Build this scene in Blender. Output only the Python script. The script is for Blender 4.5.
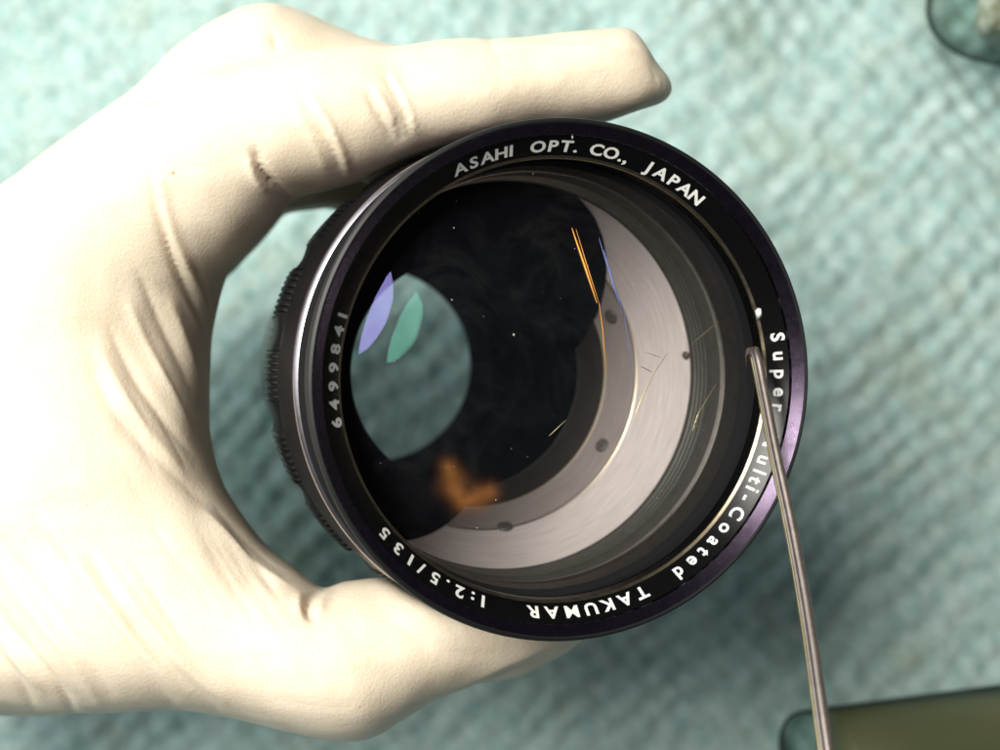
import bpy, bmesh, math, random
import numpy as np
from mathutils import Vector, Matrix, noise
# 1 Blender unit = 1 centimetre
S = bpy.context.scene
for o in list(bpy.data.objects): bpy.data.objects.remove(o)
C = S.collection
S.unit_settings.system = 'METRIC'; S.unit_settings.scale_length = 0.01
rad = math.radians
# ------------------------------------------------------------------ camera
CZ = 28.5; FPX = 1193.0
cam = bpy.data.cameras.new('camera'); cam_o = bpy.data.objects.new('camera', cam); C.objects.link(cam_o)
cam_o.location = (0, 0, CZ); cam_o.rotation_euler = (0, 0, 0)
cam.sensor_width = 36; cam.lens = 36*FPX/1000; cam.clip_start = .1; cam.clip_end = 500
cam.dof.use_dof = True; cam.dof.focus_distance = 15.2; cam.dof.aperture_fstop = 0.21
S.camera = cam_o
# ------------------------------------------------------------------ light
w = bpy.data.worlds.new('World'); S.world = w; w.use_nodes = True
bg = w.node_tree.nodes['Background']; bg.inputs[0].default_value = (.82, .92, 1, 1); bg.inputs[1].default_value = .095
def area(name, pos, tgt, sx, sy, power, col, shape='ELLIPSE', roll=0):
    l = bpy.data.lights.new(name, 'AREA'); l.shape = shape; l.size = sx; l.size_y = sy
    l.energy = power; l.color = col
    o = bpy.data.objects.new(name, l); C.objects.link(o); o.location = pos
    q = (Vector(tgt)-Vector(pos)).to_track_quat('-Z', 'Y')
    o.rotation_euler = (q.to_matrix() @ Matrix.Rotation(roll, 3, 'Z')).to_euler(); return o
def sph(zen, az): return Vector((math.sin(rad(zen))*math.cos(rad(az)), math.sin(rad(zen))*math.sin(rad(az)), math.cos(rad(zen))))
LT = Vector((-1, .5, 11)); D = 46
LP = LT+D*sph(29, 140)
lo_ = area('desk_lamp', LP, LT, 27, 20, 41000, (1, .955, .88))
lz = (LP-LT).normalized(); lx = sph(39, 115)-sph(26, 172); lx = (lx-lz*lx.dot(lz)).normalized()
lo_.rotation_euler = Matrix((lx, lz.cross(lx), lz)).transposed().to_euler()
area('fill_light', LT+64*sph(62, 152), LT, 75, 60, 30000, (.86, .94, 1), 'RECTANGLE')  # added fill lamp with no visible source, lifts the shadows
S.view_settings.view_transform = 'Standard'; S.view_settings.look = 'None'; S.view_settings.exposure = 0.0
S.render.engine = 'CYCLES'
S.cycles.transparent_max_bounces = 24; S.cycles.max_bounces = 10
S.render.resolution_x = 1024; S.render.resolution_y = 768

# ------------------------------------------------------------------ helpers
def P(px, py, d): return Vector(((px-500)/FPX*d, -(py-375)/FPX*d, CZ-d))
def tag(o, label=None, cat=None, group=None, kind=None):
    if label: o['label'] = label
    if cat: o['category'] = cat
    if group: o['group'] = group
    if kind: o['kind'] = kind
    return o
def link(name, me, mat, parent=None, smooth=True):
    o = bpy.data.objects.new(name, me); C.objects.link(o)
    if mat is not None and not isinstance(mat, (list, tuple)): mat = [mat]
    for m in (mat or []): me.materials.append(m)
    if smooth: me.polygons.foreach_set('use_smooth', [True]*len(me.polygons))
    if parent: o.parent = parent
    return o
def mesh(name, v, f):
    me = bpy.data.meshes.new(name); me.from_pydata([tuple(a) for a in v], [], f); me.update(); return me
def sharp(me, ang=32):
    bm = bmesh.new(); bm.from_mesh(me); a = rad(ang)
    for e in bm.edges:
        if len(e.link_faces) == 2 and e.calc_face_angle(0) > a: e.smooth = False
    bm.to_mesh(me); bm.free()
def empty(name, loc=(0, 0, 0), rot=None):
    o = bpy.data.objects.new(name, None); C.objects.link(o); o.location = loc
    if rot is not None: o.rotation_euler = rot
    o.empty_display_size = 1; return o

class NT:
    def __init__(s, name):
        s.m = bpy.data.materials.new(name); s.m.use_nodes = True; s.t = s.m.node_tree
        s.b = s.t.nodes['Principled BSDF']; s.out = s.t.nodes['Material Output']
    def n(s, typ, **k):
        x = s.t.nodes.new(typ)
        for a, v in k.items():
            if a.startswith('i_'): x.inputs[a[2:].replace('_', ' ')].default_value = v
            else: setattr(x, a, v)
        return x
    def l(s, a, b): s.t.links.new(a, b)
    def coord(s): return s.n('ShaderNodeTexCoord').outputs['Object']
    def noise(s, scale, detail=4, rough=.5, co=None, dist=0):
        x = s.n('ShaderNodeTexNoise'); x.inputs['Scale'].default_value = scale
        x.inputs['Detail'].default_value = detail; x.inputs['Roughness'].default_value = rough
        x.inputs['Distortion'].default_value = dist
        s.l(co if co is not None else s.coord(), x.inputs['Vector']); return x.outputs['Fac']
    def ramp(s, fac, stops):
        r = s.n('ShaderNodeValToRGB'); e = r.color_ramp.elements
        while len(e) < len(stops): e.new(.5)
        for i, (p, c) in enumerate(stops):
            e[i].position = p; e[i].color = (*c, 1) if len(c) == 3 else c
        s.l(fac, r.inputs['Fac']); return r.outputs['Color']
    def mix(s, f, a, b, mode='MIX'):
        x = s.n('ShaderNodeMix', data_type='RGBA', blend_type=mode)
        for i, v in ((0, f), (6, a), (7, b)):
            if hasattr(v, 'links'): s.l(v, x.inputs[i])
            else: x.inputs[i].default_value = v if i == 0 else (*v, 1)
        return x.outputs[2]
    def bump(s, h, strength=.3, dist=.05, normal=None):
        b = s.n('ShaderNodeBump'); b.inputs['Strength'].default_value = strength; b.inputs['Distance'].default_value = dist
        s.l(h, b.inputs['Height'])
        if normal is not None: s.l(normal, b.inputs['Normal'])
        return b.outputs[0]
    def set(s, **k):
        for a, v in k.items():
            i = s.b.inputs[a.replace('_', ' ')]
            if hasattr(v, 'links'): s.l(v, i)
            else: i.default_value = v
        return s
def metal(name, col, rough, metallic=1, spec=.5, wear=0, bump=0):
    t = NT(name); c = (*col, 1)
    if wear:
        f = t.noise(6, 6, .7); c = t.ramp(f, [(.3, tuple(x*(1-wear) for x in col)), (.7, col)])
        r = t.noise(9, 5, .7); rr = t.n('ShaderNodeMapRange'); t.l(r, rr.inputs[0])
        rr.inputs[3].default_value = rough*.75; rr.inputs[4].default_value = rough*1.35
        t.set(Roughness=rr.outputs[0])
    else: t.set(Roughness=rough)
    t.set(Base_Color=c, Metallic=metallic, Specular_IOR_Level=spec)
    if bump: t.set(Normal=t.bump(t.noise(60, 3, .6), bump, .01))
    return t.m

# lathe about local Z; profile = [(radius, h)] with h measured from the front face backwards
LEN = 11.2
def lathe(prof, seg=256, rfun=None, z0=LEN, closed=False):
    v = []; f = []; n = len(prof)
    for r, h in prof:
        for k in range(seg):
            a = 2*math.pi*k/seg; rr = r if rfun is None else rfun(r, h, a)
            v.append((rr*math.cos(a), rr*math.sin(a), z0-h))
    m = n if closed else n-1
    for i in range(m):
        j = (i+1) % n
        for k in range(seg):
            k2 = (k+1) % seg
            f.append((i*seg+k, i*seg+k2, j*seg+k2, j*seg+k))
    return v, f

# ------------------------------------------------------------------ padded mat (setting)
t = NT('teal_quilted_cloth'); co = t.coord()
n1 = t.noise(1.1, 5, .62, co, .4); n2 = t.noise(2.4, 5, .6, co, .3); n3 = t.noise(.55, 3, .55, co)
vo = t.n('ShaderNodeTexVoronoi'); vo.inputs['Scale'].default_value = 1.9
mp = t.n('ShaderNodeMapping'); mp.inputs['Rotation'].default_value = (0, 0, rad(38)); mp.inputs['Scale'].default_value = (1, .8, 1)
t.l(co, mp.inputs[0]); t.l(mp.outputs[0], vo.inputs['Vector']); vo.inputs['Randomness'].default_value = .6
base = t.ramp(n1, [(.3, (.26, .39, .36)), (.5, (.34, .52, .50)), (.7, (.51, .66, .63))])
base = t.mix(t.ramp(vo.outputs['Distance'], [(.12, (0, 0, 0)), (.62, (.55,)*3)]), base, (.54, .65, .61))
base = t.mix(t.ramp(n2, [(.42, (.0,)*3), (.7, (.6,)*3)]), base, (.28, .43, .38))
st = t.ramp(n3, [(.56, (0, 0, 0)), (.72, (.45,)*3)])
base = t.mix(st, base, (.30, .36, .25))
t.set(Base_Color=base, Roughness=.75, Specular_IOR_Level=.25, Normal=t.bump(t.noise(9, 4, .6, co), .3, .08))
MAT = t.m
xs = np.concatenate([np.linspace(-45, -14, 20)[:-1], np.arange(-14, 14, .09), np.linspace(14, 45, 20)])
ys = np.concatenate([np.linspace(-40, -10.5, 18)[:-1], np.arange(-10.5, 10.5, .09), np.linspace(10.5, 40, 18)])
X, Y = np.meshgrid(xs, ys)
a = rad(40); U = X*math.cos(a)+Y*math.sin(a); V = -X*math.sin(a)+Y*math.cos(a)
rng = np.random.RandomState(4)
Zw = np.zeros_like(X)
for i in range(16):
    th = rng.rand()*6.28; k = .25+rng.rand()*1.3; Zw += .12/k**.8*.5*np.sin(k*(X*math.cos(th)+Y*math.sin(th))+rng.rand()*6)
wob = .35*np.sin(U*.9+1)+.3*np.sin(V*.7)+.2*np.sin(V*2.1+U); wob2 = .35*np.sin(V*1.1+2)+.3*np.sin(U*.8+1)+.2*np.sin(U*2.3-V)
amp_ = .5+.5*np.sin(X*1.3+np.sin(Y*.9)*2)*np.sin(Y*1.1+1.3*np.sin(X*.7))
amp2 = np.clip(.5+.9*np.sin(X*.8+2*np.sin(Y*.5+1))*np.cos(Y*.7-1.5*np.sin(X*.45)), 0, 1)
Z = (.018+.024*amp_*amp2)*(np.cos(U*10.6+wob*3.4)+np.cos(V*9.2+wob2*3.6)) + Zw*.8
Z += np.array([[noise.noise(Vector((x*1.9, y*1.5, 0)))*.075+noise.noise(Vector((x*4.3, y*3.6, 5)))*.02 if abs(x) < 15 and abs(y) < 11.5 else 0 for x in xs] for y in ys])
Z = Z - .5
vv = np.stack([X, Y, Z], -1).reshape(-1, 3); nx = len(xs); ny = len(ys)
ff = [(j*nx+i, j*nx+i+1, (j+1)*nx+i+1, (j+1)*nx+i) for j in range(ny-1) for i in range(nx-1)]
tag(link('table_mat', mesh('table_mat', vv, ff), MAT), kind='structure')

# ------------------------------------------------------------------ camera lens
TILT = rad(19); ELL = 1.03
ax = Vector((math.sin(TILT), -.026, math.cos(TILT))).normalized()
uu = Vector((math.cos(TILT), 0, -math.sin(TILT))); uu = (uu-ax*uu.dot(ax)).normalized(); vv3 = ax.cross(uu)
FC = P(577, 381, 15.0)
R3 = Matrix((uu, vv3, ax)).transposed()
LM = Matrix.Translation(FC-ax*LEN) @ R3.to_4x4() @ Matrix.Diagonal((ELL, 1, 1, 1)); LMI = LM.inverted()
lens = empty('camera_lens', FC-ax*LEN, R3.to_euler())
lens.scale = (ELL, 1, 1)
tag(lens, 'black camera lens with white lettering round its front ring, gripped in the gloved hand', 'camera lens')
def ring_pt(r, ang, h): return LM @ Vector((r*math.cos(ang), r*math.sin(ang), LEN-h))
def px_angle(px, py, h):          # angle on the plane h behind the front face seen at a picture point
    o = LMI @ Vector((0, 0, CZ)); q = LMI @ P(px, py, 10)-o
    q = o+q*((LEN-h-o.z)/q.z)
    return math.atan2(q.y, q.x), math.hypot(q.x, q.y)

M_black = metal('black_anodised', (.012, .011, .013), .32, 0, .6, .25)
M_purple = metal('purple_black_anodised', (.085, .066, .098), .25, 1, .5, .35)
M_band = metal('dark_aubergine_band', (.035, .028, .038), .34, .9, .5, .3)
M_goldedge = metal('brassy_highlight_bevel', (.30, .25, .17), .3, 1, .5, .4)
M_blackmat = metal('matt_black_paint', (.008, .008, .009), .5, 0, .35)
M_void = metal('black_tube_and_shade', (.003, .003, .003), .9, 0, .05)  # black of the tube, shared by the added shade crescent
M_nick = metal('brushed_nickel', (.42, .39, .42), .30, 1, .5, .2)
M_name = metal('name_ring_black', (.0025, .0025, .0025), .22, 0, .2, 0, .1)
M_white = NT('white_engraving').set(Base_Color=(.68, .68, .65, 1), Roughness=.6).m
M_gray = metal('satin_grey_black', (.16, .14, .13), .36, .9, .5, .3)
M_olive = metal('olive_grey_baffle', (.15, .14, .125), .42, .7, .5, .25)
M_rubber = metal('knurled_black', (.005, .005, .006), .36, 0, .3, .3)
def brushed(name, col, rough, an=0):
    t = NT(name); co = t.coord()
    m = t.n('ShaderNodeMapping'); m.inputs['Scale'].default_value = (.6, .6, 30); t.l(co, m.inputs[0])
    f = t.noise(3, 5, .6, m.outputs[0])
    t.set(Base_Color=t.ramp(f, [(.3, tuple(c*.62 for c in col)), (.7, col)]), Metallic=an, Roughness=rough, Specular_IOR_Level=.4)
    return t.m
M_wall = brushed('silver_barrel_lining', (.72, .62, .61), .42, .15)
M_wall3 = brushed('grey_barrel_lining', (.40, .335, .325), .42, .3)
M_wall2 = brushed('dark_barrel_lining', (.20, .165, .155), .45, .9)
M_edge = metal('brass_edge', (.45, .38, .30), .4, 1)

def part(name, prof, mat, parent=lens, seg=256, rfun=None, closed=False, ang=30):
    v, f = lathe(prof, seg, rfun, closed=closed); me = mesh(name, v, f)
    bm = bmesh.new(); bm.from_mesh(me); bmesh.ops.recalc_face_normals(bm, faces=bm.faces); bm.to_mesh(me); bm.free()
    sharp(me, ang); return link(name, me, mat, parent)

def solve_h(px, py, Rf, h0, h1):                 # depth where the sight line through a picture point meets a cone
    f0 = px_angle(px, py, h0)[1]-Rf(h0)
    for _ in range(40):
        hm_ = (h0+h1)/2; fm = px_angle(px, py, hm_)[1]-Rf(hm_)
        if (fm > 0) == (f0 > 0): h0 = hm_
        else: h1 = hm_
    return h0
cone_ = lambda h: 2.83-.427*(h-2.42)
HL1 = solve_h(637, 378, cone_, 2.42, 4.6); HL2 = solve_h(606, 378, cone_, 2.42, 4.6)
# front rim: outer skin, rounded lip, threaded purple cone
lip = [(3.12, .62), (3.20, .50), (3.255, .34), (3.285, .14), (3.30, .06), (3.285, .02), (3.25, 0), (3.235, .008)]
part('front_rim', lip+[(3.23, .022)], M_blackmat)
th = [(3.232, .02)]
for i in range(8):
    r0 = 3.228-.0155*i; h0 = .023+.0125*i
    th += [(r0, h0), (r0-.0125, h0+.0100), (r0-.0127, h0+.0135)]
th += [(3.105, .125), (3.10, .17)]
part('filter_thread', th, M_purple)
NR0, NH0, NR1, NH1 = 3.10, .18, 2.85, .40
nr = part('name_ring', [(3.115, .16), (3.10, .165), (NR0, NH0), (NR1+.01, NH1-.012), (NR1-.005, NH1+.01), (NR1-.01, .60)], M_name)
part('highlight_bevel', [(NR1+.026, NH1-.028), (NR1+.012, NH1-.018), (NR1-.007, NH1-.002), (NR1-.013, NH1+.016)], M_goldedge, nr)  # brassy bevel added to carry a gold lamp highlight
part('retaining_ring', [(2.835, .601), (2.87, .66), (2.93, .72)], M_gray)
part('inner_groove', [(2.93, .721), (2.93, 1.0), (2.83, 1.02)], M_blackmat)
part('inner_collar', [(2.83, 1.021), (2.825, 1.06), (2.815, 1.40), (2.80, 1.42)], M_gray)
rib = [(2.80, 1.421), (2.85, 1.44), (2.85, 1.50), (2.81, 1.52)]
for i in range(7):
    h = 1.56+i*.115; rib += [(2.824, h), (2.824, h+.04), (2.815-.001*i, h+.06), (2.815-.001*i, h+.11)]
part('ribbed_baffle', rib+[(2.80, 2.42)], M_olive)
def coneR(h): return 2.83-.427*(h-2.42)
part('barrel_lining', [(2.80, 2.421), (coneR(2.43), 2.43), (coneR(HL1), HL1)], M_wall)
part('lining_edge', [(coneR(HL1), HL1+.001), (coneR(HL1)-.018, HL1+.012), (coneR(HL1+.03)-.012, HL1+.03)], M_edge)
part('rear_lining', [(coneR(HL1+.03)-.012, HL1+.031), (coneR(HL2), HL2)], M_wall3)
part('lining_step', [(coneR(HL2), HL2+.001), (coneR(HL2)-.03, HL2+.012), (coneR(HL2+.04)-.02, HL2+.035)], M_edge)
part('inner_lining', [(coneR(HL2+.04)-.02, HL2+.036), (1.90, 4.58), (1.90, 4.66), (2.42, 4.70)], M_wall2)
def shade_crescent():  # black sheet standing in for the shaded part of the lining
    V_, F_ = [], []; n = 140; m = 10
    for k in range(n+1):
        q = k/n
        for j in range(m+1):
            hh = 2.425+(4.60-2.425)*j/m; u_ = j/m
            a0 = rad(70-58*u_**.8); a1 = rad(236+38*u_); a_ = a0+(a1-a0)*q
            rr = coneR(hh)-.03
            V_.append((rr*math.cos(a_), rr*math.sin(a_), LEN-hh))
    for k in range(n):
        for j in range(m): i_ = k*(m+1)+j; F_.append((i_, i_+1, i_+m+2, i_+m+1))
    me = mesh('lining_shade', V_, F_); o = link('lining_shade', me, M_void, lens); sd = o.modifiers.new('thick', 'SOLIDIFY'); sd.thickness = .02; sd.offset = 0
shade_crescent()
part('rear_tube', [(2.42, 4.701), (2.42, 5.87), (2.42, 9.4), (2.12, 9.8), (2.10, 11.0), (2.05, 11.1)], M_void)
part('front_barrel', [(3.05, .40), (3.18, .66), (3.20, .70), (3.20, .80), (3.11, .82), (3.11, .98)], M_blackmat)
part('trim_seat', [(3.11, .981), (3.245, .985)], M_blackmat)
part('trim_ring', [(3.246, .986), (3.26, .995), (3.28, 1.012), (3.295, 1.04), (3.30, 1.08), (3.28, 1.13), (3.23, 1.22)], M_nick)
part('barrel_band', [(3.23, 1.221), (3.24, 1.24), (3.28, 1.28), (3.32, 1.9), (3.32, 2.15)], M_band)
def knurl(r, h, a):
    if r < 3.29: return r
    s = (math.cos(a*18)+.25)                       # scallops
    base = r-.06*max(0, -s)*1.2
    if s > -.05: base += .017*(1 if math.cos(a*234) > 0 else -1)
    return base
part('focus_ring', [(3.10, 2.151), (3.28, 2.16), (3.33, 2.24), (3.36, 2.40), (3.37, 2.6), (3.32, 3.35), (3.25, 3.5), (3.10, 3.55)], M_rubber, seg=1872, rfun=knurl)
part('rear_barrel', [(3.10, 3.551), (3.12, 3.6), (2.96, 5.6), (2.80, 6.26), (2.66, 7.1)], M_black)
part('aperture_ring', [(2.66, 7.101), (2.72, 7.15), (2.70, 7.9), (2.62, 7.95)], M_rubber, seg=1440,
     rfun=lambda r, h, a: r+(.02*(1 if math.cos(a*120) > 0 else -1) if r > 2.69 else 0))
part('mount_collar', [(2.62, 7.951), (2.58, 8.3), (2.5, 8.9), (2.5, 10.2), (2.3, 10.22)], M_black)
part('screw_mount', [(2.3, 10.221), (2.2, 10.25), (2.2, 11.15), (2.05, 11.17), (2.05, 11.101)], M_nick)
# screws in the lining
def disc(name, r, thick, mat, loc, nrm, parent, seg=24, slot=False):
    v = []; f = []
    for rr, z in ((r, 0), (r, thick*.7), (r*.82, thick), (r*.5, thick*.9)):
        for k in range(seg): a = 6.28318*k/seg; v.append((rr*math.cos(a), rr*math.sin(a), z))
    for i in range(3):
        for k in range(seg): k2 = (k+1) % seg; f.append((i*seg+k, i*seg+k2, (i+1)*seg+k2, (i+1)*seg+k))
    f.append(tuple(range(3*seg, 4*seg)))
    o = link(name, mesh(name, v, f), mat, parent)
    o.matrix_local = Matrix.Translation(loc) @ Vector(nrm).to_track_quat('Z', 'Y').to_matrix().to_4x4()
    return o
M_screw = metal('dark_screw', (.10, .085, .08), .5, .3)
for px, py, rs in ((612, 316, .115), (603, 446, .115), (505, 528, .115), (687, 355, .06)):
    h = solve_h(px, py, cone_, 2.42, 4.6); an, _ = px_angle(px, py, h); r = cone_(h)-.012
    disc('screw', rs, .04, M_screw, (r*math.cos(an), r*math.sin(an), LEN-h), (-math.cos(an), -math.sin(an), .427), lens)

# coated glass
def glass(name, tint, refl, rough=0, haze=.008):
    t = NT(name); tr = t.n('ShaderNodeBsdfTransparent'); gl = t.n('ShaderNodeBsdfGlossy'); mx = t.n('ShaderNodeMixShader')
    tr.inputs[0].default_value = (.96, .97, .965, 1)
    gl.inputs['Color'].default_value = (*tint, 1); gl.inputs['Roughness'].default_value = rough
    lw = t.n('ShaderNodeLayerWeight'); lw.inputs['Blend'].default_value = .18
    mr = t.n('ShaderNodeMapRange'); t.l(lw.outputs['Fresnel'], mr.inputs[0])
    mr.inputs[1].default_value = 0; mr.inputs[2].default_value = 1; mr.inputs[3].default_value = refl; mr.inputs[4].default_value = min(1, refl+.05)
    t.l(mr.outputs[0], mx.inputs[0]); t.l(tr.outputs[0], mx.inputs[1]); t.l(gl.outputs[0], mx.inputs[2])
    df_ = t.n('ShaderNodeBsdfDiffuse'); df_.inputs[0].default_value = (.75, .78, .78, 1); m2 = t.n('ShaderNodeMixShader')
    f = t.noise(.9, 6, .68, None, 1.6); hz = t.n('ShaderNodeMapRange'); t.l(f, hz.inputs[0]); hz.inputs[1].default_value = .47; hz.inputs[2].default_value = .75; hz.inputs[3].default_value = .0015; hz.inputs[4].default_value = haze
    t.l(hz.outputs[0], m2.inputs[0]); t.l(mx.outputs[0], m2.inputs[1]); t.l(df_.outputs[0], m2.inputs[2]); t.l(m2.outputs[0], t.out.inputs[0])
    return t.m
def cap(name, rc, rr, h_edge, mat, sign=1, n=40, seg=160):
    hc = h_edge+math.sqrt(rc*rc-rr*rr)              # centre of curvature depth (convex to the front)
    prof = []
    for i in range(n+1):
        r = rr*(1-i/n)+1e-4; s = math.sqrt(rc*rc-r*r)
        prof.append((r, hc-s if sign > 0 else 2*h_edge-(hc-s)))
    v, f = lathe(prof, seg); me = mesh(name, v, f)
    bm = bmesh.new(); bm.from_mesh(me); bmesh.ops.remove_doubles(bm, verts=bm.verts, dist=.002)
    bmesh.ops.recalc_face_normals(bm, faces=bm.faces)
    if sum((fc.normal.z for fc in bm.faces)) < 0: bmesh.ops.reverse_faces(bm, faces=bm.faces)
    bm.to_mesh(me); bm.free()
    return link(name, me, mat, lens)
cap('front_element', 5.9, 2.79, .85, glass('violet_coated_glass', (.40, .36, 1.0), .018))
cap('second_element', 4.4, 2.76, 1.69, glass('green_coated_glass', (.22, .85, .62), .009))
cap('rear_element', 6.0, 2.05, 10.8, glass('rear_glass', (.9, .6, .3), .01))

# lettering on the name ring, character by character
def textmesh(ch, size, bold):
    if ch in ('i', 'dot'):
        w_ = .055*size+bold; b = [(-w_, 0, w_, .50*size) if ch == 'i' else (-w_, .59*size, w_, .72*size)]; v = []
        for x0, y0, x1, y1 in b: v += [(x0, y0, .004), (x1, y0, .004), (x1, y1, .004), (x0, y1, .004)]
        return v, [(0, 1, 2, 3)]
    cu = bpy.data.curves.new('t', 'FONT'); cu.body = ch; cu.size = size; cu.offset = bold; cu.extrude = .004; cu.resolution_u = 3
    cu.align_x = 'CENTER'
    o = bpy.data.objects.new('t', cu); C.objects.link(o); dg = bpy.context.evaluated_depsgraph_get()
    me = bpy.data.meshes.new_from_object(o.evaluated_get(dg)); 
    v = [tuple(q.co) for q in me.vertices]; f = [tuple(p.vertices) for p in me.polygons]
    bpy.data.objects.remove(o); bpy.data.meshes.remove(me); return v, f
slope = math.atan2(NH1-NH0, NR0-NR1)
def inscription(chars, size, bold, sx=1.0, rin=.30):
    """chars: list of (char, angle). Tops point outward, reading clockwise."""
    sl = math.hypot(NH1-NH0, NR0-NR1)
    for ch, an in chars+[('dot', a_) for c_, a_ in chars if c_ == 'i']:
        if ch == ' ': continue
        v, f = textmesh(ch, size, bold); V_ = []
        for x, y, z in v:
            x *= sx; s = (y+rin*sl-.0)              # distance up the cone from its inner edge
            r = NR1+s*math.cos(slope); h = NH1-s*math.sin(slope)
            r += (z+.006)*-math.sin(slope)*.0; hh = h-(z+.008)
            aa = an-x/ (r)
            V_.append((r*math.cos(aa), r*math.sin(aa), LEN-hh))
        link('letter', mesh('letter', V_, f), M_white, nr, smooth=False)
ADV = {' ': .62, 'I': .42, '.': .38, ',': .38, 'J': .78, 'i': .36, 'l': .36, 't': .52, 'r': .58, '-': .66, 'M': 1.12, '1': .62, ':': .42, '/': .62,
       'A': .98, 'e': .82, 'o': .84, 'a': .82, 'd': .86, 'p': .84, 'u': .82, 'C': 1.0, 'O': 1.06}
def spread(txt, p0, p1):
    a0 = px_angle(*p0, .29)[0]; a1 = px_angle(*p1, .29)[0]
    if a1 > a0: a1 -= 2*math.pi
    w_ = [ADV.get(c, .92) for c in txt]; pos = []; s = 0
    for i, x in enumerate(w_): pos.append(s+x/2); s += x
    lo, hi = pos[0], pos[-1]
    return [(c, a0+(a1-a0)*(q-lo)/(hi-lo)) for c, q in zip(txt, pos)]
inscription(spread('ASAHI', (461, 170), (511, 151))+spread('OPT.', (538, 148), (576, 149))+spread('CO.,', (596, 153), (625, 163))+spread('JAPAN', (648, 171), (695, 199)), .23, .006, 1.12, .28)
inscription(spread('Super', (771, 338), (775, 407)), .25, .006, 1.04, .40)
inscription(spread('-Multi-Coated', (776, 423), (678, 571)), .25, .005, 1.04, .33)
inscription(spread('TAKUMAR', (643, 597), (534, 608)), .235, .006, 1.10, .28)
inscription(spread('1:2.5/135', (484, 598), (387, 531)), .235, .006, 1.10, .28)
inscription(spread('6499841', (338, 423), (341, 315)), .24, .009, 1.0, .12)

# dust and fine scratches; amber and blue streaks paint in internal reflections
M_dust = NT('pale_dust').set(Base_Color=(.38, .38, .35, 1), Roughness=.8).m
def on_cap(px, py, rc, h_edge, rr, off=.012):
    o = LMI @ Vector((0, 0, CZ)); d = (LMI @ P(px, py, 10)-o).normalized(); c = Vector((0, 0, LEN-h_edge-math.sqrt(rc*rc-rr*rr)))
    q = o-c; b = q.dot(d); k = b*b-q.dot(q)+(rc+off)**2
    return o+d*(-b-math.sqrt(k)) if k > 0 else None
def streak(name, pts, wd, mat, rc=5.9, he=.85, rr=2.79, parent=None):
    L = [on_cap(x, y, rc, he, rr, .015) for x, y in pts]; L = [q for q in L if q is not None]
    V_, F_ = [], []
    for i, q in enumerate(L):
        d = (L[min(i+1, len(L)-1)]-L[max(i-1, 0)]).normalized(); nn = d.cross(Vector((0, 0, 1))).normalized()
        wv = wd*(.25+.75*math.sin(math.pi*(i+.5)/len(L)))
        V_ += [q-nn*wv, q+Vector((0, 0, wv*.6)), q+nn*wv, q-Vector((0, 0, wv*.3))]
    for i in range(len(L)-1):
        for k in range(4): k2 = (k+1) % 4; F_.append((i*4+k, i*4+k2, i*4+4+k2, i*4+4+k))
    return link(name, mesh(name, V_, F_), mat, parent)
fe = bpy.data.objects['front_element']; se = bpy.data.objects['second_element']
def interp(p, n=14):
    out = []
    for i in range(n):
        s = i/(n-1)*(len(p)-1); k = min(int(s), len(p)-2); q = s-k
        out.append((p[k][0]*(1-q)+p[k+1][0]*q, p[k][1]*(1-q)+p[k+1][1]*q))
    return out
M_amber = metal('amber_reflection_line', (.60, .28, .06), .5, .6)  # amber and blue: reflections inside the lens, drawn as streaks
M_blue = metal('blue_reflection_line', (.15, .19, .42), .5, .6)
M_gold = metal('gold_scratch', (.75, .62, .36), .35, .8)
streak('reflection_scratch', interp([(572, 228), (585, 266), (597, 303)]), .021, M_amber, parent=fe)
streak('reflection_scratch', interp([(576, 229), (588, 268), (600, 306)]), .008, M_amber, parent=fe)
streak('reflection_scratch', interp([(599, 303), (603, 330), (606, 374)]), .009, M_amber, parent=fe)
streak('reflection_scratch', interp([(599, 238), (608, 268), (623, 315)]), .008, M_blue, parent=fe)
streak('reflection_scratch', interp([(604, 250), (614, 285), (622, 306)]), .009, M_blue, parent=fe)
streak('reflection_scratch', interp([(624, 312), (628, 340), (631, 372)]), .006, M_blue, parent=fe)
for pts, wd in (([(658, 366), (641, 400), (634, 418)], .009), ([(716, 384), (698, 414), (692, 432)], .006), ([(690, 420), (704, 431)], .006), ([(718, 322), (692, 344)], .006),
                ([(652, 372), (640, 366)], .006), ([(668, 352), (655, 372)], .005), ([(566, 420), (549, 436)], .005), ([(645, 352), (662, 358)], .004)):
    streak('reflection_scratch', interp(pts), wd, M_gold, parent=fe)
g_, f_, al = [], [], []  # warm reflection painted as a translucent amber patch on the glass
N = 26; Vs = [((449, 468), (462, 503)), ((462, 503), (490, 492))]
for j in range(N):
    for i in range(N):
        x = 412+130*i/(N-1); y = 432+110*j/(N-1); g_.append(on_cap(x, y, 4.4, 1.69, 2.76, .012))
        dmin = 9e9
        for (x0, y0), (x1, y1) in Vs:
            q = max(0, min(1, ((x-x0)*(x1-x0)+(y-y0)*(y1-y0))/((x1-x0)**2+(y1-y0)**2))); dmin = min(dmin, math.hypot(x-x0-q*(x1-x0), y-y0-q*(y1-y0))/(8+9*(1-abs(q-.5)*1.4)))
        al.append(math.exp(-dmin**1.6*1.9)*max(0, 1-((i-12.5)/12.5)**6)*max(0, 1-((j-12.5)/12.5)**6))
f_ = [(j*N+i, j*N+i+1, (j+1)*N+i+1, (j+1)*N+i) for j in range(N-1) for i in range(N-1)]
sme = mesh('painted_reflection', g_, f_); at_ = sme.attributes.new('cover', 'FLOAT', 'POINT'); at_.data.foreach_set('value', al)
t = NT('amber_reflection'); an_ = t.n('ShaderNodeAttribute'); an_.attribute_name = 'cover'
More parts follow.
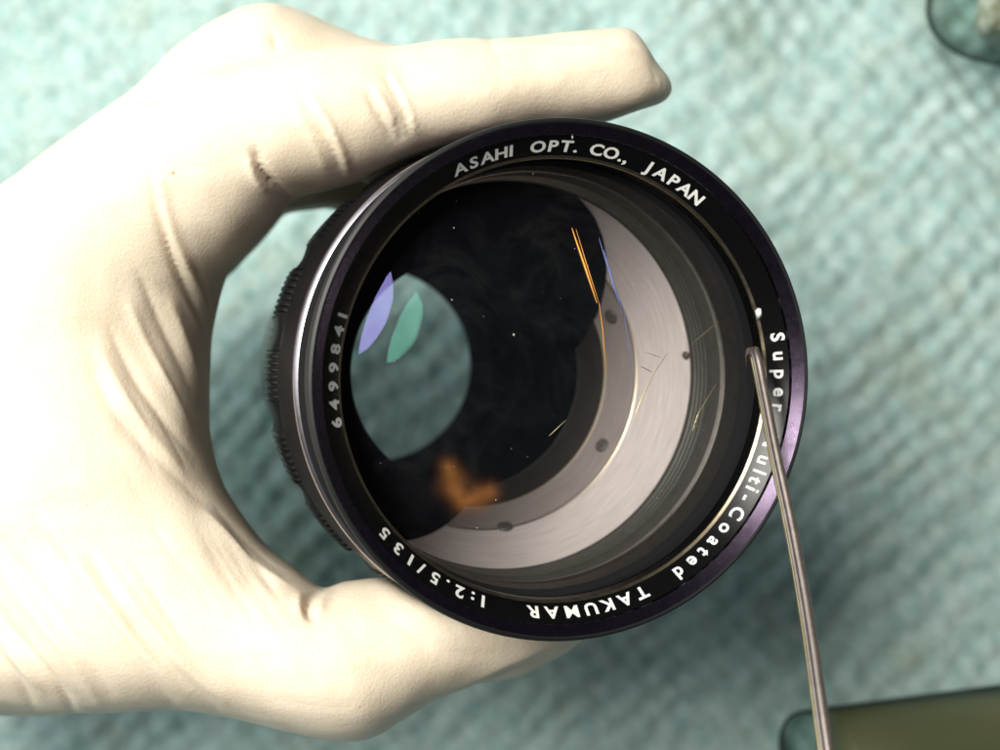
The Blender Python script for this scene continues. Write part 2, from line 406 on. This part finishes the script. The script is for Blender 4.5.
m_ = t.n('ShaderNodeMath', operation='MULTIPLY'); t.l(an_.outputs['Fac'], m_.inputs[0]); t.l(t.ramp(t.noise(3, 3), [(.3, (.32,)*3), (.7, (.55,)*3)]), m_.inputs[1])
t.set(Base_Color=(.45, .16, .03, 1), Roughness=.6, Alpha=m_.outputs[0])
link('painted_reflection', sme, t.m, se)
rnd = random.Random(3)
dv, df = [], []
spots = [(533, 174, .017), (514, 335, .02), (452, 300, .015), (395, 361, .02), (454, 228, .014), (634, 285, .014), (496, 500, .014), (477, 528, .013), (419, 213, .01)]
spots += [(rnd.uniform(360, 680), rnd.uniform(190, 550), rnd.uniform(.003, .008)) for _ in range(26)]
for x, y, r in spots:
    q = on_cap(x, y, 5.9, .85, 2.79, .01)
    if q is None: continue
    b0 = len(dv)
    for k in range(6): a = k*1.047+rnd.random()*.4; rr = r*rnd.uniform(.6, 1.2); dv.append(q+Vector((rr*math.cos(a), rr*math.sin(a), 0)))
    dv.append(q+Vector((0, 0, r*.7)))
    for k in range(6): df.append((b0+k, b0+(k+1) % 6, b0+6))
    df.append(tuple(b0+k for k in range(5, -1, -1)))
tag(link('dust', mesh('dust', dv, df), M_dust, fe), kind='stuff')
# chips of bare metal on the name ring
nrR = lambda h: NR1+(NH1-h)*(NR0-NR1)/(NH1-NH0)
for px, py, s in ((758, 313, .10), (572, 137, .03)):
    h = solve_h(px, py, nrR, NH0, NH1); an, r = px_angle(px, py, h)
    q = Vector((r*math.cos(an), r*math.sin(an), LEN-h+.012))
    v = [(.35*s, 1.2*s, 0), (-.5*s, .3*s, 0), (-.2*s, -1.1*s, 0), (.6*s, -.6*s, 0), (.1*s, 0, .5*s)]
    link('chip', mesh('chip', [q+Vector(p) for p in v], [(0, 1, 4), (1, 2, 4), (2, 3, 4), (3, 0, 4), (3, 2, 1, 0)]), M_white, nr)

# ------------------------------------------------------------------ spanner pick
M_steel = metal('worn_steel', (.36, .30, .26), .36, .9, .5, .3)
M_brass = metal('brass_strip', (.62, .55, .30), .33, 1, .5, .2)
pk_pts = [(748.5, 366, 16.62, .45), (748.5, 355, 16.3, .7), (751.5, 350.5, 16.05, .85), (755, 355, 15.9, .88), (761, 383, 15.7, .9), (774, 450, 15.2, .92), (791, 530, 14.6, .96),
          (807, 620, 13.9, 1.0), (822, 725, 13.1, 1.0), (840, 850, 12.3, 1.05), (862, 1010, 11.4, 1.1)]
path = [(P(a, b, c), s) for a, b, c, s in pk_pts]
def sweep(path, sec, sub=5):
    pts = []
    n = len(path)
    for i in range(n-1):
        p0 = path[max(i-1, 0)]; p1 = path[i]; p2 = path[i+1]; p3 = path[min(i+2, n-1)]
        for k in range(sub):
            t_ = k/sub
            f = lambda a, b, c, d: .5*((2*b)+(c-a)*t_+(2*a-5*b+4*c-d)*t_*t_+(3*b-a-3*c+d)*t_**3)
            pts.append((Vector([f(p0[0][j], p1[0][j], p2[0][j], p3[0][j]) for j in range(3)]), f(p0[1], p1[1], p2[1], p3[1])))
    pts.append(path[-1])
    V_, F_ = [], []; m = len(sec)
    side = Vector((1, .2, .25))
    for i, (p, s) in enumerate(pts):
        d = (pts[min(i+1, len(pts)-1)][0]-pts[max(i-1, 0)][0]).normalized()
        sd = (side-d*side.dot(d)).normalized(); up = sd.cross(d)
        if up.z < 0: up = -up
        for x, y in sec: V_.append(p+sd*x*s+up*y*s)
    for i in range(len(pts)-1):
        for k in range(m): k2 = (k+1) % m; F_.append((i*m+k, i*m+k2, (i+1)*m+k2, (i+1)*m+k))
    F_.append(tuple(range(m))); F_.append(tuple(range(len(V_)-1, len(V_)-m-1, -1)))
    me = mesh('shaft', V_, F_); bm = bmesh.new(); bm.from_mesh(me); bmesh.ops.recalc_face_normals(bm, faces=bm.faces); bm.to_mesh(me); bm.free(); return me
pick = empty('repair_pick', path[-1][0])
tag(pick, 'thin worn steel pick with a hooked tip reaching into the lens front ring', 'pick')
sec = [(.088, -.02), (.085, .025), (.06, .05), (.02, .056), (-.002, .043), (-.024, .055), (-.05, .045), (-.06, 0), (-.05, -.05), (.06, -.05)]
o = link('shaft', sweep(path, sec), M_steel, pick); o.matrix_parent_inverse = Matrix.Translation(-path[-1][0]); sharp(o.data, 40)
sec2 = [(-.052, .049), (-.075, .035), (-.085, 0), (-.07, -.04), (-.0615, 0)]
o = link('edge_strip', sweep(path[3:], sec2), M_brass, pick); o.matrix_parent_inverse = Matrix.Translation(-path[-1][0])

# ------------------------------------------------------------------ vials at the frame's edge
t = NT('vial_glass'); tr = t.n('ShaderNodeBsdfTransparent'); tr.inputs[0].default_value = (.86, .91, .90, 1)
gl = t.n('ShaderNodeBsdfGlossy'); gl.inputs['Color'].default_value = (.10, .12, .11, 1); gl.inputs['Roughness'].default_value = .12
lw = t.n('ShaderNodeLayerWeight'); lw.inputs['Blend'].default_value = .5
mr = t.n('ShaderNodeMapRange'); mr.interpolation_type = 'SMOOTHSTEP'; t.l(lw.outputs['Facing'], mr.inputs[0]); mr.inputs[1].default_value = .48; mr.inputs[2].default_value = .85; mr.inputs[3].default_value = .02
mx = t.n('ShaderNodeMixShader'); t.l(mr.outputs[0], mx.inputs[0]); t.l(tr.outputs[0], mx.inputs[1]); t.l(gl.outputs[0], mx.inputs[2]); t.l(mx.outputs[0], t.out.inputs[0])
M_vglass = t.m
M_dark = metal('black_rubber_ring', (.02, .025, .022), .5, 0)
t = NT('olive_wrapper'); f = t.noise(.5, 1, .4); t.set(Base_Color=t.ramp(f, [(.3, (.12, .125, .06)), (.7, (.19, .165, .08))]), Roughness=.35); M_wrap = t.m
t = NT('beige_wrapper'); f = t.noise(2.5, 4, .5); t.set(Base_Color=t.ramp(f, [(.35, (.20, .19, .11)), (.6, (.55, .52, .44))]), Roughness=.4); M_wrap2 = t.m
def vial(tip, direction, R, L, wrap, inset, wr, label):
    d = Vector(direction).normalized(); rot = d.to_track_quat('Z', 'Y')
    e = empty('vial', tip, rot.to_euler()); tag(e, label, 'vial')
    def lt(name, prof, mat, seg=96):
        v, f = lathe([(max(r_, 1e-3), -h) for r_, h in prof], seg, z0=0); me = mesh(name, v, f)
        bm = bmesh.new(); bm.from_mesh(me); bmesh.ops.remove_doubles(bm, verts=bm.verts, dist=.0015); bmesh.ops.recalc_face_normals(bm, faces=bm.faces); bm.to_mesh(me); bm.free()
        return link(name, me, mat, e)
    rc = R*.5; prof = [(0, 0), (R*.25, .005)]
    for k in range(0, 13): a = k/12*math.pi/2; prof.append((R-rc+rc*math.sin(a), .02+rc-rc*math.cos(a)))
    lt('glass_body', prof+[(R, L), (0, L)], M_vglass)
    q2 = [(0, inset), (wr*.6, inset)]
    for k in range(1, 9): a = k/8*math.pi/2; q2.append((wr*.6+wr*.4*math.sin(a), inset+.35-.35*math.cos(a)))
    lt('filling', q2+[(wr, L-.1), (0, L-.1)], wrap)
    return e
vial(P(786, 771, 27.2), (1, .13, 0), 1.27, 9, M_wrap, 1.1, 1.24, 'clear glass vial filled olive brown, lying on the mat below the pick shaft')
vial(P(1010, 52, 26.9), (.2, 1, 0), 2.0, 6, M_wrap2, .3, .88, 'clear glass vial with pale beige core, lying in the mat corner beyond the index fingertip')

# ------------------------------------------------------------------ gloved hand (one continuous surface)
def seg_sdf(Pt, a, b, ra, rb):
    ab = b-a; L2 = float(ab@ab); tt = np.clip(((Pt-a)@ab)/L2, 0, 1)
    dd = Pt-a-tt[..., None]*ab
    return np.sqrt((dd*dd).sum(-1))-(ra+(rb-ra)*tt)
def smin(a, b, k): h = np.maximum(k-np.abs(a-b), 0)/k; return np.minimum(a, b)-h*h*k*.25
def smax(a, b, k): return -smin(-a, -b, k)
def poly_sdf(qx, qy, poly):
    d = np.full(qx.shape, 1e9, np.float32); ins = np.zeros(qx.shape, bool); n = len(poly)
    for i in range(n):
        x0, y0 = poly[i]; x1, y1 = poly[(i+1) % n]; ex, ey = x1-x0, y1-y0
        wx, wy = qx-x0, qy-y0; tt = np.clip((wx*ex+wy*ey)/(ex*ex+ey*ey), 0, 1)
        d = np.minimum(d, (wx-ex*tt)**2+(wy-ey*tt)**2)
        if y0 != y1:
            c = ((y0 > qy) != (y1 > qy)) & (qx < (x1-x0)*(qy-y0)/(y1-y0)+x0); ins ^= c
    d = np.sqrt(d); return np.where(ins, -d, d)
def catmull(poly, n=4, closed=True):
    out = []; m = len(poly)
    for i in range(m):
        p0, p1, p2, p3 = (np.array(poly[(i+j-1) % m], float) for j in range(4))
        for k in range(n):
            t_ = k/n; out.append(tuple(.5*(2*p1+(p2-p0)*t_+(2*p0-5*p1+4*p2-p3)*t_*t_+(3*p1-p0-3*p2+p3)*t_**3)))
    return out
# outline of index finger, web and thumb (picture points used only to size the solid)
S1 = [(-420, 430), (-250, 330), (-90, 240), (0, 184), (65, 137), (128, 98), (160, 88), (190, 74), (218, 64), (290, 49), (360, 40), (430, 34), (500, 33), (560, 30), (612, 27), (630, 28), (641, 37), (652, 55), (662, 70), (670, 80), (671, 94), (660, 103), (640, 110), (600, 124),
      (540, 138), (480, 150), (420, 168), (370, 186), (330, 196), (306, 200), (293, 207), (284, 225), (264, 258), (240, 292), (229, 325), (221, 360), (213, 400), (212, 435), (218, 468), (235, 503), (262, 540), (290, 562), (313, 582), (324, 589), (334, 583),
      (352, 575), (384, 570), (430, 562), (490, 560), (550, 572), (585, 600), (590, 628), (576, 648), (548, 668), (515, 684), (480, 691), (440, 705), (405, 727), (385, 741), (355, 748), (320, 744), (275, 732), (228, 719), (170, 712), (110, 715), (50, 718), (0, 716), (-90, 722), (-250, 760), (-420, 800)]
S2 = [(-60, 240), (0, 190), (60, 141), (125, 95), (150, 72), (172, 48), (205, 21), (235, 6), (268, -3), (300, 3), (340, 14), (385, 24), (425, 32), (480, 50), (520, 90), (520, 190), (440, 230), (350, 214), (318, 213), (290, 206), (200, 260), (60, 320)]
S3 = [(-420, 440), (-90, 250), (60, 160), (190, 75), (290, 55), (400, 50), (480, 110), (620, 180), (640, 300), (480, 260), (390, 235), (330, 208), (285, 214), (245, 262), (215, 325), (200, 400), (206, 470), (240, 540), (290, 600), (250, 700), (50, 700), (-420, 790)]
S1 = catmull(S1, 3); S2 = catmull(S2, 3)
def A(px, py, d): return np.array(P(px, py, d), np.float32)
G1 = [  # index finger, palm edge, web and thumb: px, py, depth, radius(cm)
 ((60, 260, 18.2, 2.0), (225, 140, 17.0, 1.42)), ((225, 140, 17.0, 1.42), (330, 118, 16.9, 1.22)), ((330, 118, 16.9, 1.22), (470, 96, 17.1, 1.02)),
 ((470, 96, 17.1, 1.02), (560, 78, 17.35, .93)), ((560, 78, 17.35, .93), (628, 76, 17.5, .76)), ((628, 74, 17.5, .76), (652, 84, 17.6, .52)),
 ((-420, 600, 20.5, 3.6), (-40, 430, 19.5, 3.5)), ((-40, 430, 19.5, 3.5), (70, 280, 18.5, 2.2)),
 ((60, 300, 18.2, 2.2), (90, 480, 18.1, 2.3)), ((90, 480, 18.1, 2.3), (160, 580, 17.9, 2.1)), ((-200, 620, 20, 3.0), (160, 600, 17.9, 2.0)),
 ((160, 600, 17.9, 2.0), (270, 645, 17.4, 1.45)), ((270, 645, 17.4, 1.45), (345, 662, 17.2, 1.30)), ((345, 662, 17.2, 1.30), (440, 632, 17.5, 1.12)),
 ((440, 632, 17.5, 1.12), (520, 622, 17.9, .98)), ((520, 622, 17.9, .98), (560, 622, 18.1, .8)),
]
G2 = [  # back of the hand and middle finger behind
 ((20, 300, 20.2, 2.0), (180, 130, 18.9, 1.6)), ((180, 130, 18.9, 1.6), (262, 72, 18.5, 1.15)), ((262, 72, 18.5, 1.15), (400, 118, 18.9, 1.0)), ((400, 118, 18.9, 1.0), (500, 130, 19.6, .9)),
]
G3 = [  # ring and little finger, deeper along the barrel, and the heel of the hand
 ((-60, 380, 21.5, 2.4), (170, 190, 21.2, 1.3)), ((170, 190, 21.2, 1.3), (320, 160, 21.0, .92)), ((320, 160, 21.0, .92), (470, 160, 21.3, .85)), ((470, 160, 21.3, .85), (560, 195, 21.6, .7)),
 ((-80, 430, 22.8, 2.0), (140, 260, 23.2, 1.1)), ((140, 260, 23.2, 1.1), (290, 205, 23.1, .8)), ((290, 205, 23.1, .8), (420, 192, 23.2, .7)),
 ((-300, 520, 21.5, 3.0), (-80, 420, 22, 2.6)), ((60, 500, 19.5, 2.0), (-60, 420, 22, 2.2)),
]
def field(Pt):
    d = CZ-Pt[..., 2]; d = np.maximum(d, 1)
    qx = Pt[..., 0]/d*FPX+500; qy = 375-Pt[..., 1]/d*FPX
    def grp(G, k):
        r = None
        for a, b in G:
            s = seg_sdf(Pt, A(*a[:3]), A(*b[:3]), a[3], b[3]); r = s if r is None else smin(r, s, k)
        return r
    g1 = grp(G1, .9); g2 = grp(G2, .5); g3 = grp(G3, .35)
    s1 = poly_sdf(qx, qy, S1)*d/FPX; s2 = poly_sdf(qx, qy, S2)*d/FPX
    s3 = poly_sdf(qx, qy, S3)*d/FPX; g3 = smax(g3, s3, .5)
    g1 = smax(g1, s1, np.clip(.9-(qx-540)/100*.6, .3, .9)); g2 = smax(g2, s2, .55)
    r = smin(g1, g2, .16); r = smin(r, g3, .3)
    # the barrel the hand closes on
    q = Pt-np.array(FC, np.float32); hh = -(q@np.array(ax, np.float32)); rr = np.sqrt(np.maximum((q*q).sum(-1)-hh*hh, 0))
    R_ = np.where(hh < 1.3, 3.3, np.where(hh < 3.6, 3.42, 3.2))
    bar = np.maximum(rr-R_, -(hh+.2))
    return smax(r, -bar, .12)
def surface_nets(lo, hi, step):
    n = [int(math.ceil((hi[i]-lo[i])/step))+1 for i in range(3)]
    gx, gy, gz = (np.float32(lo[i])+np.arange(n[i], dtype=np.float32)*np.float32(step) for i in range(3))
    F = np.empty(n, np.float32)
    for i0 in range(0, n[0], 12):
        g = np.stack(np.meshgrid(gx[i0:i0+12], gy, gz, indexing='ij'), -1); F[i0:i0+12] = field(g)
    cx = np.zeros([m-1 for m in n]+[3], np.float32); cnt = np.zeros([m-1 for m in n], np.float32)
    cr = [(i, j, k) for i in (0, 1) for j in (0, 1) for k in (0, 1)]
    def sl(c): return tuple(slice(c[a], n[a]-1+c[a]) for a in range(3))
    for c in cr:
        for a_ in range(3):
            if c[a_] == 0:
                c2 = list(c); c2[a_] = 1; f0 = F[sl(c)]; f1 = F[sl(c2)]; m = (f0 < 0) != (f1 < 0)
                tt = np.where(m, f0/np.where(m, f0-f1, 1), 0)
                for b in range(3): cx[..., b] += np.where(m, (tt if b == a_ else c[b]), 0)
                cnt += m
    act = cnt > 0; idx = -np.ones(act.shape, np.int64); idx[act] = np.arange(act.sum())
    ii = np.argwhere(act); V_ = (cx[act]/cnt[act][:, None]+ii)*step+np.array(lo)
    quads = []
    for a_ in range(3):
        b, c = (a_+1) % 3, (a_+2) % 3
        s0 = [slice(None)]*3; s1 = [slice(None)]*3; s0[a_] = slice(0, n[a_]-1); s1[a_] = slice(1, n[a_])
        f0, f1 = F[tuple(s0)], F[tuple(s1)]; m = (f0 < 0) != (f1 < 0)
        e = np.argwhere(m); flip = (f0 < 0)[m]
        ok = (e[:, b] > 0) & (e[:, c] > 0) & (e[:, b] < n[b]-1) & (e[:, c] < n[c]-1); e = e[ok]; flip = flip[ok]
        def at(db, dc): q = e.copy(); q[:, b] -= db; q[:, c] -= dc; return idx[q[:, 0], q[:, 1], q[:, 2]]
        q = np.stack([at(0, 0), at(1, 0), at(1, 1), at(0, 1)], 1); q[~flip] = q[~flip][:, ::-1]; quads.append(q)
    return V_, np.concatenate(quads)
lo = (-13.5, -7.6, .4); hi = (3.6, 7.4, 14.4)
HV, HF = surface_nets(lo, hi, .078)
me = bpy.data.meshes.new('glove'); me.from_pydata(HV.tolist(), [], HF.tolist()); me.update()
ho = bpy.data.objects.new('glove_tmp', me); C.objects.link(ho)
sm = ho.modifiers.new('s', 'SMOOTH'); sm.factor = .5; sm.iterations = 5
sb = ho.modifiers.new('d', 'SUBSURF'); sb.levels = 1; sb.render_levels = 1
hm = bpy.data.meshes.new_from_object(ho.evaluated_get(bpy.context.evaluated_depsgraph_get()))
bpy.data.objects.remove(ho)
nv = len(hm.vertices); co_ = np.empty(nv*3, np.float32); hm.vertices.foreach_get('co', co_); co_ = co_.reshape(-1, 3)
no_ = np.empty(nv*3, np.float32); hm.vertices.foreach_get('normal', no_); no_ = no_.reshape(-1, 3)
dd_ = CZ-co_[:, 2]; qx = co_[:, 0]/dd_*FPX+500; qy = 375-co_[:, 1]/dd_*FPX
# creases and ridges of the glove: (polyline, width px, depth cm (negative = ridge), asymmetry)
W = [([(254, 150), (262, 172), (276, 188), (292, 198), (303, 198)], 5, .13), ([(248, 158), (256, 180), (270, 194)], 5, -.05),
     ([(300, 92), (318, 120), (334, 152), (345, 186)], 4.0, .045), ([(309, 96), (328, 124), (343, 156), (351, 184)], 4.5, -.07), ([(292, 105), (315, 145), (330, 180)], 5, -.03),
     ([(366, 92), (382, 118), (397, 146)], 4, .05), ([(374, 88), (392, 118), (404, 143)], 4, -.05), ([(384, 74), (402, 104), (412, 140)], 3.5, .05), ([(392, 76), (408, 108), (417, 138)], 3.5, -.045),
     ([(394, 118), (399, 132), (403, 144)], 4, .05),
     ([(150, 178), (160, 222), (176, 268), (196, 306), (209, 345), (213, 385)], 4.5, .075), ([(158, 172), (169, 218), (186, 262), (204, 298), (214, 330)], 5, -.06),
     ([(192, 262), (205, 290), (213, 330)], 4, .04),
     ([(140, 275), (160, 320), (182, 365), (200, 410)], 7, .045), ([(128, 300), (146, 345), (172, 392), (197, 440)], 7, -.05), ([(110, 330), (135, 378), (165, 420), (205, 470)], 7, .05), ([(98, 345), (122, 392), (152, 436), (190, 480)], 7, -.04),
     ([(170, 300), (186, 345), (204, 395), (210, 430)], 6, -.05), ([(90, 365), (120, 420), (170, 470), (225, 520)], 8, .03),
     ([(214, 505), (240, 535), (270, 562), (300, 580)], 5, .05), ([(206, 512), (236, 545), (268, 572), (300, 592)], 5, -.05), ([(240, 545), (262, 570), (280, 600)], 6, .025),
     ([(322, 588), (312, 598), (308, 610), (314, 622)], 4.5, .10), ([(300, 592), (298, 606), (304, 622)], 6, -.04), ([(330, 590), (322, 602), (320, 618)], 5, -.05),
     ([(-20, 520), (30, 580), (75, 640), (118, 705)], 6, .055), ([(-20, 540), (25, 600), (68, 655), (104, 712)], 6, -.055),
     ([(-20, 590), (20, 640), (60, 690), (78, 718)], 5, .05), ([(-20, 610), (14, 655), (48, 700)], 5, -.05),
     ([(-10, 640), (15, 675), (38, 715)], 5, .04), ([(30, 520), (80, 590), (130, 655), (180, 712)], 7, .045), ([(42, 515), (92, 585), (142, 650), (192, 706)], 7, -.045),
     ([(90, 560), (130, 620), (172, 670), (225, 716)], 5, .04), ([(100, 556), (142, 616), (184, 664), (232, 708)], 5, -.05), ([(150, 590), (185, 640), (225, 690)], 7, .03), ([(195, 520), (235, 590), (270, 640)], 9, .025), ([(225, 540), (262, 600), (300, 650)], 8, .02),
     ([(128, 98), (150, 98), (176, 86), (200, 70)], 7, .06), ([(273, 34), (276, 44), (277, 52)], 3.5, .05), ([(205, 45), (212, 56), (215, 66)], 4, .05), ([(0, 200), (25, 176), (45, 165)], 5, .04),
     ([(500, 43), (550, 47), (600, 48), (640, 50), (650, 62)], 5, -.03), ([(648, 60), (655, 74), (657, 90)], 5, .012),
     ([(484, 30), (492, 44), (500, 60)], 6, .02), ([(430, 712), (470, 690), (520, 668), (570, 650)], 6, .05), ([(440, 698), (500, 668), (560, 640)], 8, -.03), ([(380, 610), (440, 650), (520, 655)], 10, .02)]
disp = np.zeros(nv, np.float32); face = np.clip(no_[:, 2]*1.6+.25, 0, 1)
for pts, wd, amp in W:
    pts = catmull([pts[0]]+pts+[pts[-1]], 4)[4:-8] if len(pts) > 2 else pts
    dm = np.full(nv, 1e9, np.float32); tm = np.zeros(nv, np.float32); m = len(pts)-1
    for i in range(m):
        x0, y0 = pts[i]; x1, y1 = pts[i+1]; ex, ey = x1-x0, y1-y0; l2 = ex*ex+ey*ey+1e-6
        tt = np.clip(((qx-x0)*ex+(qy-y0)*ey)/l2, 0, 1); d2 = (qx-x0-ex*tt)**2+(qy-y0-ey*tt)**2
        u_ = d2 < dm; dm = np.where(u_, d2, dm); tm = np.where(u_, (i+tt)/m, tm)
    disp -= amp*1.25*(.45*np.exp(-dm/(wd*wd))+.6*np.exp(-np.sqrt(dm)/(wd*.62)))*np.sqrt(np.clip(np.sin(np.pi*np.clip(tm, .02, .98)), 0, 1))*(dm < 9*wd*wd)
rw = random.Random(8); fine = []
for i in range(16):                                # fine stretch lines of the wrist and palm
    x = -40+i*17+rw.uniform(-6, 6); y = 560-i*2+rw.uniform(-30, 40); L = rw.uniform(60, 140); fine.append((x, y, x+L*.66, y+L))
for i in range(9):
    x = 120+rw.uniform(0, 70); y = 250+i*26; L = rw.uniform(40, 90); fine.append((x, y, x+L*.5, y+L))
for x0, y0, x1, y1 in fine:
    ex, ey = x1-x0, y1-y0; tt = np.clip(((qx-x0)*ex+(qy-y0)*ey)/(ex*ex+ey*ey), 0, 1); d_ = np.sqrt((qx-x0-ex*tt)**2+(qy-y0-ey*tt)**2)
    disp -= rw.uniform(.010, .024)*np.exp(-d_/2.6)*np.sin(np.pi*tt)
ed_ = np.empty(len(hm.edges)*2, np.int64); hm.edges.foreach_get('vertices', ed_); ed_ = ed_.reshape(-1, 2)
deg = np.bincount(ed_.ravel(), minlength=nv).astype(np.float32)
for _ in range(2):
    sm_ = np.bincount(ed_[:, 0], disp[ed_[:, 1]], nv)+np.bincount(ed_[:, 1], disp[ed_[:, 0]], nv); disp = (.5*disp+.5*sm_/deg).astype(np.float32)
disp *= face
low = np.array([noise.noise(Vector((float(p[0])*.9, float(p[1])*.9, float(p[2])*.9)))*.03+noise.noise(Vector((float(p[0])*3, float(p[1])*1.6, float(p[2])*2)))*.012 for p in co_], np.float32)
co_ = co_+no_*(disp+low*.8)[:, None]
hm.vertices.foreach_set('co', co_.ravel()); hm.update()
t = NT('cream_latex'); co = t.coord()
f = t.noise(1.2, 5, .6, co); c = t.ramp(f, [(.3, (.73, .62, .465)), (.7, (.81, .71, .555))])
spk = t.noise(9, 2, .5, co); c = t.mix(t.ramp(spk, [(.77, (0,)*3), (.80, (.8,)*3)]), c, (.45, .30, .12))
mpw = t.n('ShaderNodeMapping'); mpw.inputs['Rotation'].default_value = (0, 0, rad(-35)); mpw.inputs['Scale'].default_value = (.7, 3.2, 1.2); t.l(co, mpw.inputs[0])
nw = t.n('ShaderNodeTexNoise', noise_type='RIDGED_MULTIFRACTAL'); nw.inputs['Scale'].default_value = .8; nw.inputs['Detail'].default_value = 3; t.l(mpw.outputs[0], nw.inputs['Vector'])
b0 = t.bump(nw.outputs['Fac'], .34, .06)
b1 = t.bump(t.noise(22, 4, .65, co), .26, .05, b0); b2 = t.bump(t.noise(70, 2, .5, co), .18, .02, b1)
t.set(Base_Color=c, Roughness=.48, Specular_IOR_Level=.35, Normal=b2, Subsurface_Weight=.3, Subsurface_Scale=.3)
t.b.inputs['Subsurface Radius'].default_value = (1, .6, .35)
hand = link('gloved_hand', hm, t.m)
tag(hand, 'hand in a cream latex glove gripping the lens between index finger and thumb', 'hand')
